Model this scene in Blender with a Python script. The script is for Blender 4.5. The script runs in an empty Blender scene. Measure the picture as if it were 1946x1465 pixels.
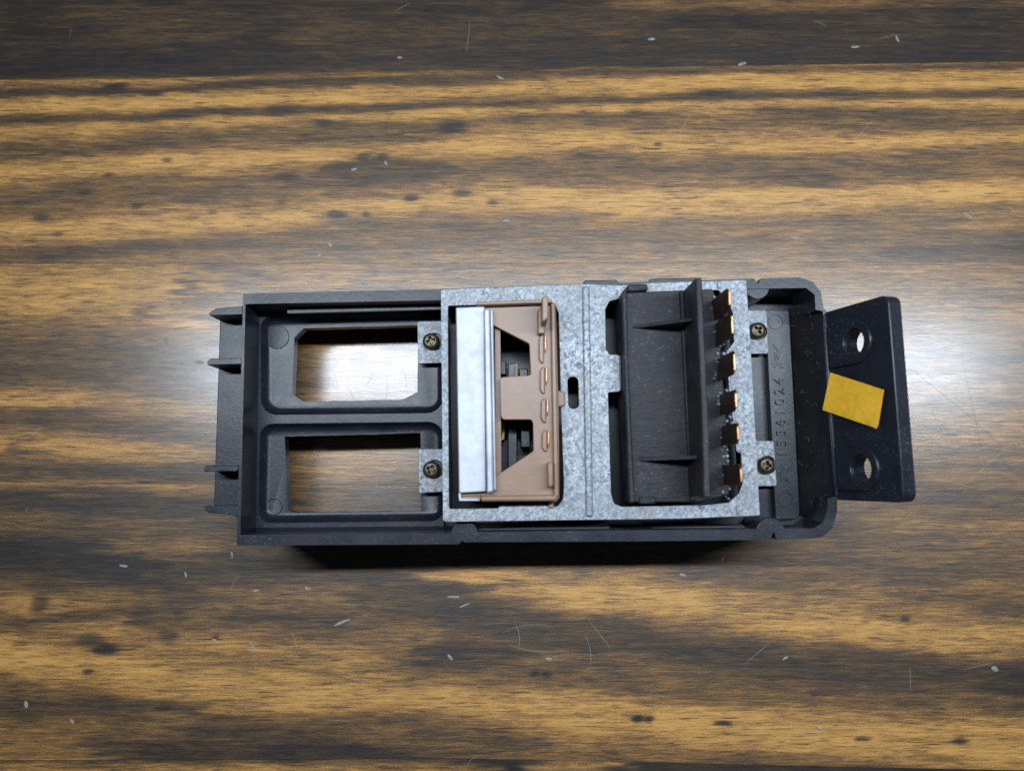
import bpy, math, random
import numpy as np
from mathutils import Vector, Matrix
from mathutils.geometry import delaunay_2d_cdt

random.seed(7)
rng = np.random.default_rng(11)
scene = bpy.context.scene
col = scene.collection

# ------------------------------------------------------------------ camera
F_PX, PW, PH = 1400.0, 1946.0, 1465.0      # focal length in photo pixels, photo size
CAM_H = 260.0                              # lens height above the table, mm
TILT = math.radians(6.5)
MM = 0.001
cam_d = bpy.data.cameras.new('camera')
cam = bpy.data.objects.new('camera', cam_d)
col.objects.link(cam)
cam.location = (0, 0, CAM_H * MM)
cam.rotation_euler = (TILT, 0, 0)
cam_d.sensor_width = 36.0
cam_d.lens = 36.0 * F_PX / PW
cam_d.clip_start = 0.01
cam_d.clip_end = 20.0
cam_d.dof.use_dof = True
cam_d.dof.focus_distance = 0.242
cam_d.dof.aperture_fstop = 10.0
scene.camera = cam

# ------------------------------------------------------------------ world and light
world = bpy.data.worlds.new('World')
scene.world = world
world.use_nodes = True
bg = world.node_tree.nodes['Background']
bg.inputs['Color'].default_value = (0.62, 0.76, 1.0, 1)
bg.inputs['Strength'].default_value = 0.025


def area(name, loc, target, sx, sy, power, color):
    d = bpy.data.lights.new(name, 'AREA')
    d.shape = 'RECTANGLE'
    d.size, d.size_y = sx, sy
    d.energy = power
    d.color = color
    o = bpy.data.objects.new(name, d)
    col.objects.link(o)
    o.location = loc
    o.rotation_euler = (Vector(target) - Vector(loc)).to_track_quat('-Z', 'Y').to_euler()
    return o


area('lamp_tube', (0.070, 0.086, 0.36), (0.070, 0.0, 0.0), 0.66, 0.016, 3.5, (0.76, 0.875, 1.0))

scene.view_settings.view_transform = 'Standard'
scene.view_settings.look = 'None'
scene.view_settings.exposure = 0.0
scene.view_settings.gamma = 1.0
scene.view_settings.use_curve_mapping = False
scene.cycles.use_denoising = True
scene.cycles.max_bounces = 8


# ------------------------------------------------------------------ measuring helpers (mm)
def ray(u, v):
    d = Vector(((u - PW / 2) / F_PX, -(v - PH / 2) / F_PX, -1.0))
    return Matrix.Rotation(TILT, 3, 'X') @ d


def U(u, v, z):
    """photo pixel -> table millimetres at height z"""
    d = ray(u, v)
    t = (z - CAM_H) / d.z
    return (d.x * t, d.y * t)


def UL(pts, z):
    return [U(u, v, z) for u, v in pts]


def on_plane(u, v, p0, n):
    d = ray(u, v)
    c = Vector((0, 0, CAM_H))
    t = (Vector(p0) - c).dot(n) / d.dot(n)
    return c + d * t


def rounded(poly, r, n=5):
    """round the corners of a polygon; r may be a list"""
    out = []
    N = len(poly)
    for i in range(N):
        p = Vector(poly[i]); a = Vector(poly[i - 1]); b = Vector(poly[(i + 1) % N])
        ri = r[i] if isinstance(r, (list, tuple)) else r
        if ri <= 0:
            out.append(tuple(p)); continue
        da = (a - p); db = (b - p)
        la, lb = da.length, db.length
        da.normalize(); db.normalize()
        ang = da.angle(db)
        if ang > math.radians(172):
            out.append(tuple(p)); continue
        t = min(ri / math.tan(ang / 2), la * 0.48, lb * 0.48)
        rr = t * math.tan(ang / 2)
        bis = (da + db).normalized()
        c = p + bis * (rr / math.sin(ang / 2))
        s = p + da * t; e = p + db * t
        a0 = math.atan2(s.y - c.y, s.x - c.x); a1 = math.atan2(e.y - c.y, e.x - c.x)
        d = (a1 - a0 + math.pi) % (2 * math.pi) - math.pi
        for k in range(n + 1):
            q = a0 + d * k / n
            out.append((c.x + rr * math.cos(q), c.y + rr * math.sin(q)))
    return out


def circle(c, r, n=24, a0=0.0, a1=2 * math.pi):
    full = abs(a1 - a0 - 2 * math.pi) < 1e-6
    m = n if full else n + 1
    return [(c[0] + r * math.cos(a0 + (a1 - a0) * k / n), c[1] + r * math.sin(a0 + (a1 - a0) * k / n)) for k in range(m)]


def offset(poly, d):
    """shrink a closed polygon by d (towards its inside)"""
    N = len(poly)
    ar = sum(poly[i - 1][0] * poly[i][1] - poly[i][0] * poly[i - 1][1] for i in range(N))
    s = 1 if ar > 0 else -1
    out = []
    for i in range(N):
        p = Vector(poly[i]); a = Vector(poly[i - 1]); b = Vector(poly[(i + 1) % N])
        e1 = (p - a).normalized(); e2 = (b - p).normalized()
        n1 = Vector((-e1.y, e1.x)) * s; n2 = Vector((-e2.y, e2.x)) * s
        m = (n1 + n2)
        L = m.length
        m = m / L if L > 1e-9 else n1
        k = d / max(0.35, m.dot(n1))
        q = p + m * k
        out.append((q.x, q.y))
    return out


def wobble(poly, amp, step):
    """cut edge: resample a polygon and jitter it"""
    out = []
    N = len(poly)
    for i in range(N):
        a = Vector(poly[i]); b = Vector(poly[(i + 1) % N])
        m = max(1, int((b - a).length / step))
        for k in range(m):
            p = a.lerp(b, k / m)
            if k:
                p = p + Vector((random.uniform(-amp, amp), random.uniform(-amp, amp)))
            out.append((p.x, p.y))
    return out


def cdt(outer, holes=()):
    vs = [Vector(p) for p in outer]
    es = [(i, (i + 1) % len(outer)) for i in range(len(outer))]
    for h in holes:
        o = len(vs)
        vs += [Vector(p) for p in h]
        es += [(o + i, o + (i + 1) % len(h)) for i in range(len(h))]
    r = delaunay_2d_cdt(vs, es, [], 0, 1e-6)
    V = r[0]

    def inside(p, poly):
        c = False
        j = len(poly) - 1
        for i in range(len(poly)):
            (xi, yi), (xj, yj) = poly[i], poly[j]
            if (yi > p.y) != (yj > p.y) and p.x < (xj - xi) * (p.y - yi) / (yj - yi) + xi:
                c = not c
            j = i
        return c
    keep = []
    for f in r[2]:
        m = (V[f[0]] + V[f[1]] + V[f[2]]) / 3
        if inside(m, outer) and not any(inside(m, h) for h in holes):
            keep.append(f)
    return V, keep


class MB:
    def __init__(self):
        self.v = []; self.f = []; self.M = None

    def add(self, vs, fs):
        o = len(self.v)
        for p in vs:
            p = Vector(p)
            if self.M is not None:
                p = self.M @ p
            self.v.append(p)
        self.f += [tuple(o + i for i in f) for f in fs]

    def prism(self, outer, z0, z1, holes=()):
        vs, fs = cdt(outer, holes)
        n = len(vs)
        pts = [(p.x, p.y, z1) for p in vs] + [(p.x, p.y, z0) for p in vs]
        faces = []
        edges = {}
        for f in fs:
            f = list(f)
            a = sum(vs[f[i - 1]].x * vs[f[i]].y - vs[f[i]].x * vs[f[i - 1]].y for i in range(len(f)))
            if a < 0:
                f.reverse()
            faces.append(tuple(f))
            faces.append(tuple(n + i for i in reversed(f)))
            for i in range(len(f)):
                e = (f[i - 1], f[i])
                if (e[1], e[0]) in edges:
                    del edges[(e[1], e[0])]
                else:
                    edges[e] = 1
        for a, b in edges:
            faces.append((b, a, n + a, n + b))
        self.add(pts, faces)
        return self

    def loft(self, rings, cap0=False, cap1=False):
        """rings: list of lists of 3-D points, same count, closed"""
        n = len(rings[0])
        vs = [p for r in rings for p in r]
        fs = []
        for k in range(len(rings) - 1):
            for i in range(n):
                j = (i + 1) % n
                fs.append((k * n + i, k * n + j, (k + 1) * n + j, (k + 1) * n + i))
        if cap0:
            fs.append(tuple(reversed(range(n))))
        if cap1:
            fs.append(tuple((len(rings) - 1) * n + i for i in range(n)))
        self.add(vs, fs)
        return self

    def build(self, name, mat, parent=None, bevel=0.0, seg=2, smooth=True):
        c = sum(self.v, Vector()) / len(self.v)
        me = bpy.data.meshes.new(name)
        me.from_pydata([tuple((p - c) * MM) for p in self.v], [], self.f)
        import bmesh
        bm = bmesh.new(); bm.from_mesh(me)
        bmesh.ops.remove_doubles(bm, verts=bm.verts, dist=1e-7)
        bmesh.ops.recalc_face_normals(bm, faces=bm.faces)
        bmesh.ops.dissolve_limit(bm, angle_limit=0.002, verts=bm.verts, edges=bm.edges)
        if smooth:
            for f in bm.faces:
                f.smooth = True
            for e in bm.edges:
                if len(e.link_faces) == 2 and e.calc_face_angle(0) > math.radians(32):
                    e.smooth = False
        bm.to_mesh(me); bm.free()
        o = link(name, me, mat, parent, c * MM)
        if bevel > 0:
            m = o.modifiers.new('edge', 'BEVEL')
            m.width = bevel * MM; m.segments = seg
            m.limit_method = 'ANGLE'; m.angle_limit = math.radians(32)
            m.harden_normals = False
        return o


WLOC = {}


def link(name, me, mat, parent, wloc):
    o = bpy.data.objects.new(name, me)
    col.objects.link(o)
    if mat and not me.materials:
        me.materials.append(mat)
    o.location = Vector(wloc) - (WLOC[parent.name] if parent else Vector())
    if parent:
        o.parent = parent
    WLOC[o.name] = Vector(wloc)
    return o


def tag(o, label=None, cat=None, group=None, kind=None):
    for k, v in (('label', label), ('category', cat), ('group', group), ('kind', kind)):
        if v:
            o[k] = v
    return o


# ------------------------------------------------------------------ materials
class NT:
    def __init__(self, name):
        self.m = bpy.data.materials.new(name)
        self.m.use_nodes = True
        self.t = self.m.node_tree
        self.b = self.t.nodes['Principled BSDF']

    def n(self, typ, **kw):
        nd = self.t.nodes.new(typ)
        for k, v in kw.items():
            setattr(nd, k, v)
        return nd

    def l(self, a, b):
        self.t.links.new(a, b)

    def val(self, x):
        return x

    def math(self, op, a, b=None, c=None, clamp=False):
        nd = self.n('ShaderNodeMath', operation=op, use_clamp=clamp)
        for i, x in enumerate((a, b, c)):
            if x is None:
                continue
            if isinstance(x, (int, float)):
                nd.inputs[i].default_value = x
            else:
                self.l(x, nd.inputs[i])
        return nd.outputs[0]

    def pos(self, scale=(1, 1, 1), rot=(0, 0, 0), loc=(0, 0, 0), world=True):
        g = self.n('ShaderNodeNewGeometry').outputs['Position'] if world else self.n('ShaderNodeTexCoord').outputs['Object']
        mp = self.n('ShaderNodeMapping')
        mp.inputs['Scale'].default_value = scale
        mp.inputs['Rotation'].default_value = rot
        mp.inputs['Location'].default_value = loc
        self.l(g, mp.inputs['Vector'])
        return mp.outputs[0]

    def noise(self, vec, scale=1.0, detail=4, rough=0.55, dist=0.0):
        nd = self.n('ShaderNodeTexNoise')
        nd.inputs['Scale'].default_value = scale
        nd.inputs['Detail'].default_value = detail
        nd.inputs['Roughness'].default_value = rough
        nd.inputs['Distortion'].default_value = dist
        self.l(vec, nd.inputs['Vector'])
        return nd.outputs[0]

    def ramp(self, fac, stops, interp='LINEAR'):
        nd = self.n('ShaderNodeValToRGB')
        cr = nd.color_ramp
        cr.interpolation = interp
        while len(cr.elements) < len(stops):
            cr.elements.new(0.5)
        for e, (p, c) in zip(cr.elements, stops):
            e.position = p
            e.color = (c[0], c[1], c[2], 1) if isinstance(c, (tuple, list)) else (c, c, c, 1)
        self.l(fac, nd.inputs[0])
        return nd.outputs[0]

    def mix(self, fac, a, b):
        nd = self.n('ShaderNodeMix', data_type='RGBA')
        for s, x in ((nd.inputs['Factor'], fac), (nd.inputs[6], a), (nd.inputs[7], b)):
            if isinstance(x, (int, float)):
                s.default_value = x
            elif isinstance(x, tuple):
                s.default_value = (x[0], x[1], x[2], 1)
            else:
                self.l(x, s)
        return nd.outputs[2]

    def bump(self, h, strength, dist):
        nd = self.n('ShaderNodeBump')
        nd.inputs['Strength'].default_value = strength
        nd.inputs['Distance'].default_value = dist
        self.l(h, nd.inputs['Height'])
        self.l(nd.outputs[0], self.b.inputs['Normal'])

    def set(self, **kw):
        names = {'color': 'Base Color', 'rough': 'Roughness', 'metal': 'Metallic', 'spec': 'Specular IOR Level', 'coat': 'Coat Weight', 'coat_rough': 'Coat Roughness'}
        for k, v in kw.items():
            s = self.b.inputs[names[k]]
            if isinstance(v, (int, float)):
                s.default_value = v
            elif isinstance(v, tuple):
                s.default_value = (v[0], v[1], v[2], 1)
            else:
                self.l(v, s)
        return self.m


def plastic(name, base, dust, rough=0.42, dust_lo=0.66, dust_hi=0.72, dust_col=(0.16, 0.155, 0.15)):
    t = NT(name)
    p = t.pos()
    fine = t.noise(p, 900, 3, 0.6)
    mid = t.noise(p, 120, 4, 0.6)
    sp = t.noise(p, 1500, 2, 0.5)
    area_n = t.noise(p, 60, 3, 0.6)
    spk = t.math('MULTIPLY', t.ramp(sp, [(dust_lo, 0.0), (dust_hi, 1.0)]), t.ramp(area_n, [(0.40, 0.15), (0.62, 1.0)]))
    film = t.ramp(mid, [(0.35, 0.0), (0.75, 0.30)])
    c = t.mix(film, base, tuple(x * 1.9 + 0.006 for x in base))
    c = t.mix(t.math('MULTIPLY', spk, dust), c, dust_col)
    t.bump(t.math('ADD', fine, t.math('MULTIPLY', mid, 0.7)), 0.35, 0.00012)
    r = t.math('ADD', rough - 0.08, t.math('MULTIPLY', mid, 0.2))
    return t.set(color=c, rough=t.math('ADD', r, t.math('MULTIPLY', spk, 0.2)), spec=0.36)


M_black = plastic('black_plastic', (0.008, 0.0095, 0.014), 0.38, rough=0.34, dust_lo=0.63, dust_hi=0.70)
M_black2 = plastic('black_plastic_linty', (0.006, 0.006, 0.007), 0.5, rough=0.6, dust_lo=0.62, dust_hi=0.70, dust_col=(0.07, 0.06, 0.05))
def dirty_plastic():
    t = NT('black_connector_plastic')
    p = t.pos()
    p2 = t.pos((0.35, 1, 1), (0, 0, 0.6))
    fine = t.noise(p2, 700, 4, 0.65)
    mid = t.noise(p, 130, 5, 0.65)
    big = t.noise(p, 40, 4, 0.6)
    sp = t.noise(p, 1200, 2, 0.5)
    c = t.mix(t.ramp(mid, [(0.35, 0.0), (0.7, 1.0)]), (0.007, 0.007, 0.009), (0.026, 0.026, 0.031))
    c = t.mix(t.ramp(big, [(0.48, 0.0), (0.66, 0.55)]), c, (0.034, 0.025, 0.018))
    c = t.mix(t.math('MULTIPLY', t.ramp(sp, [(0.60, 0.0), (0.68, 1.0)]), t.ramp(mid, [(0.45, 0.1), (0.65, 0.6)])), c, (0.11, 0.11, 0.12))
    t.bump(t.math('ADD', fine, t.math('MULTIPLY', mid, 0.9)), 0.8, 0.00025)
    return t.set(color=c, rough=t.math('ADD', 0.38, t.math('MULTIPLY', mid, 0.3)), spec=0.22)


M_conn = dirty_plastic()


def galvanized():
    t = NT('galvanized_steel')
    p = t.pos()
    vor = t.n('ShaderNodeTexVoronoi'); vor.inputs['Scale'].default_value = 1500
    t.l(p, vor.inputs['Vector'])
    cell = t.ramp(vor.outputs['Color'], [(0.0, 0.0), (1.0, 1.0)])
    n1 = t.noise(p, 800, 4, 0.7)
    n2 = t.noise(p, 70, 4, 0.6)
    n3 = t.noise(p, 1800, 2, 0.6)
    spots = t.ramp(t.math('ADD', t.math('MULTIPLY', n1, 0.75), t.math('MULTIPLY', n3, 0.25)), [(0.42, 1.0), (0.50, 0.0)])
    f = t.math('ADD', t.math('MULTIPLY', cell, 0.38), t.math('MULTIPLY', n2, 0.62))
    c = t.ramp(f, [(0.20, (0.10, 0.112, 0.12)), (0.5, (0.235, 0.252, 0.275)), (0.75, (0.40, 0.43, 0.465))])
    c = t.mix(t.math('MULTIPLY', spots, t.ramp(n2, [(0.35, 0.15), (0.62, 0.9)])), c, (0.045, 0.05, 0.055))
    rust = t.ramp(t.noise(p, 45, 5, 0.7), [(0.56, 0.0), (0.72, 0.55)])
    c = t.mix(rust, c, (0.20, 0.16, 0.11))
    t.bump(t.math('ADD', n1, cell), 0.25, 0.00012)
    return t.set(color=c, metal=0.35, rough=t.math('ADD', 0.48, t.math('MULTIPLY', n2, 0.2)))


M_galv = galvanized()


def simple(name, color, rough, metal=0.0, var=0.25, scale=160, bump=0.2, dark=None):
    t = NT(name)
    p = t.pos()
    n = t.noise(p, scale, 5, 0.6)
    n2 = t.noise(p, scale * 6, 3, 0.6)
    f = t.math('ADD', t.math('MULTIPLY', n, 0.7), t.math('MULTIPLY', n2, 0.3))
    lo = dark if dark else tuple(x * (1 - var) for x in color)
    c = t.ramp(f, [(0.32, lo), (0.62, color)])
    t.bump(n2, bump, 0.0001)
    return t.set(color=c, rough=t.math('ADD', rough - 0.06, t.math('MULTIPLY', n, 0.12)), metal=metal)


M_alu = simple('brushed_aluminium', (0.40, 0.41, 0.45), 0.5, 0.3, 0.40, 70, 0.15)
M_brown = simple('brown_plastic', (0.215, 0.122, 0.074), 0.42, 0.0, 0.28, 120, 0.3)
M_copper = simple('copper', (0.55, 0.27, 0.13), 0.38, 0.85, 0.35, 300, 0.1)
M_copper_old = simple('tarnished_copper', (0.13, 0.066, 0.038), 0.4, 0.75, 0.6, 400, 0.3, dark=(0.020, 0.013, 0.010))
M_screw = simple('bronze_screw', (0.10, 0.08, 0.052), 0.42, 0.75, 0.45, 500, 0.2)
M_tape = simple('yellow_film_tape', (0.88, 0.48, 0.035), 0.25, 0.0, 0.40, 90, 0.15)
M_flake = simple('pale_flake', (0.27, 0.26, 0.24), 0.6, 0.0, 0.6, 900, 0.2)
M_trace = simple('yellow_strip', (0.34, 0.22, 0.04), 0.5)
M_fibre = simple('grey_fibre', (0.30, 0.27, 0.22), 0.7)


def wood(name, angle, seed, tint=1.0):
    t = NT(name)
    at = t.n('ShaderNodeAttribute'); at.attribute_name = 'stain'
    s = at.outputs['Fac']
    off = (seed * 0.37, seed * 0.91, seed * 0.13)
    p1 = t.pos((16, 300, 60), (0, 0, angle), off)
    p2 = t.pos((65, 950, 60), (0, 0, angle), off)
    p3 = t.pos((190, 2300, 60), (0, 0, angle), off)
    pb = t.pos((45, 130, 30), (0, 0, angle), off)
    pf = t.pos((1, 1, 1), (0, 0, angle), off)
    g1 = t.noise(p1, 1, 4, 0.6, 0.3)
    g2 = t.noise(p2, 1, 4, 0.6, 0.2)
    g3 = t.noise(p3, 1, 3, 0.6)
    gb = t.noise(pb, 1, 4, 0.6, 0.4)
    fz = t.noise(pf, 1600, 2, 0.6)
    cen = lambda x, k: t.math('MULTIPLY', t.math('SUBTRACT', x, 0.5), k)
    f = t.math('ADD', cen(g1, 0.42), cen(g2, 0.72))
    f = t.math('ADD', f, cen(g3, 0.72))
    f = t.math('ADD', f, cen(gb, 0.46))
    f = t.math('ADD', f, cen(fz, 0.48))
    f = t.math('ADD', s, t.math('MULTIPLY', f, t.math('SUBTRACT', 1.12, t.math('MULTIPLY', s, 0.55))))
    f = t.math('ADD', t.math('MULTIPLY', t.math('SUBTRACT', f, 0.5), 1.1), 0.48)
    c = t.ramp(f, [(0.0, (0.52, 0.275, 0.072)), (0.20, (0.39, 0.195, 0.050)), (0.42, (0.20, 0.100, 0.032)),
                   (0.62, (0.090, 0.050, 0.021)), (0.82, (0.034, 0.022, 0.014)), (1.0, (0.012, 0.010, 0.010))])
    # dark pores along the grain: short fine dashes
    pq_ = t.pos((70, 1450, 60), (0, 0, angle), (off[0] + 3, off[1], 0))
    pp_ = t.pos((120, 2600, 60), (0, 0, angle), (off[1], off[0], 0))
    pore = t.math('MULTIPLY', t.ramp(t.noise(pp_, 1, 2, 0.5), [(0.34, 1.0), (0.42, 0.0)]), t.ramp(gb, [(0.40, 0.35), (0.6, 1.0)]))
    pore = t.math('MAXIMUM', pore, t.ramp(t.noise(pq_, 1, 2, 0.5), [(0.32, 1.0), (0.355, 0.0)]))
    c = t.mix(t.math('MULTIPLY', pore, 0.88), c, (0.018, 0.014, 0.012))
    t.bump(t.math('ADD', g3, t.math('ADD', t.math('MULTIPLY', g2, 0.5), t.math('SUBTRACT', t.math('MULTIPLY', fz, 0.30), t.math('MULTIPLY', pore, 0.5)))), 0.30, 0.00018)
    t.b.inputs['Coat IOR'].default_value = 1.68
    b2 = t.n('ShaderNodeBump'); b2.inputs['Strength'].default_value = 0.13; b2.inputs['Distance'].default_value = 0.00018
    t.l(t.math('ADD', g3, t.math('MULTIPLY', g2, 0.6)), b2.inputs['Height'])
    t.l(b2.outputs[0], t.b.inputs['Coat Normal'])
    return t.set(color=c, rough=t.math('ADD', 0.45, t.math('MULTIPLY', g2, 0.15)), spec=0.35, coat=1.0, coat_rough=t.math('ADD', 0.195, t.math('MULTIPLY', gb, 0.14)))


# ------------------------------------------------------------------ table of stained planks
def vnoise(x, y, sx, sy, seed):
    """smooth value noise, numpy"""
    r = np.random.default_rng(seed).random((64, 64))
    gx = x / sx + 17.3; gy = y / sy + 9.1
    ix = np.floor(gx).astype(int); iy = np.floor(gy).astype(int)
    fx = gx - ix; fy = gy - iy
    fx = fx * fx * (3 - 2 * fx); fy = fy * fy * (3 - 2 * fy)
    a = r[iy % 64, ix % 64]; b = r[iy % 64, (ix + 1) % 64]
    c = r[(iy + 1) % 64, ix % 64]; d = r[(iy + 1) % 64, (ix + 1) % 64]
    return (a * (1 - fx) + b * fx) * (1 - fy) + (c * (1 - fx) + d * fx) * fy


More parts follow.
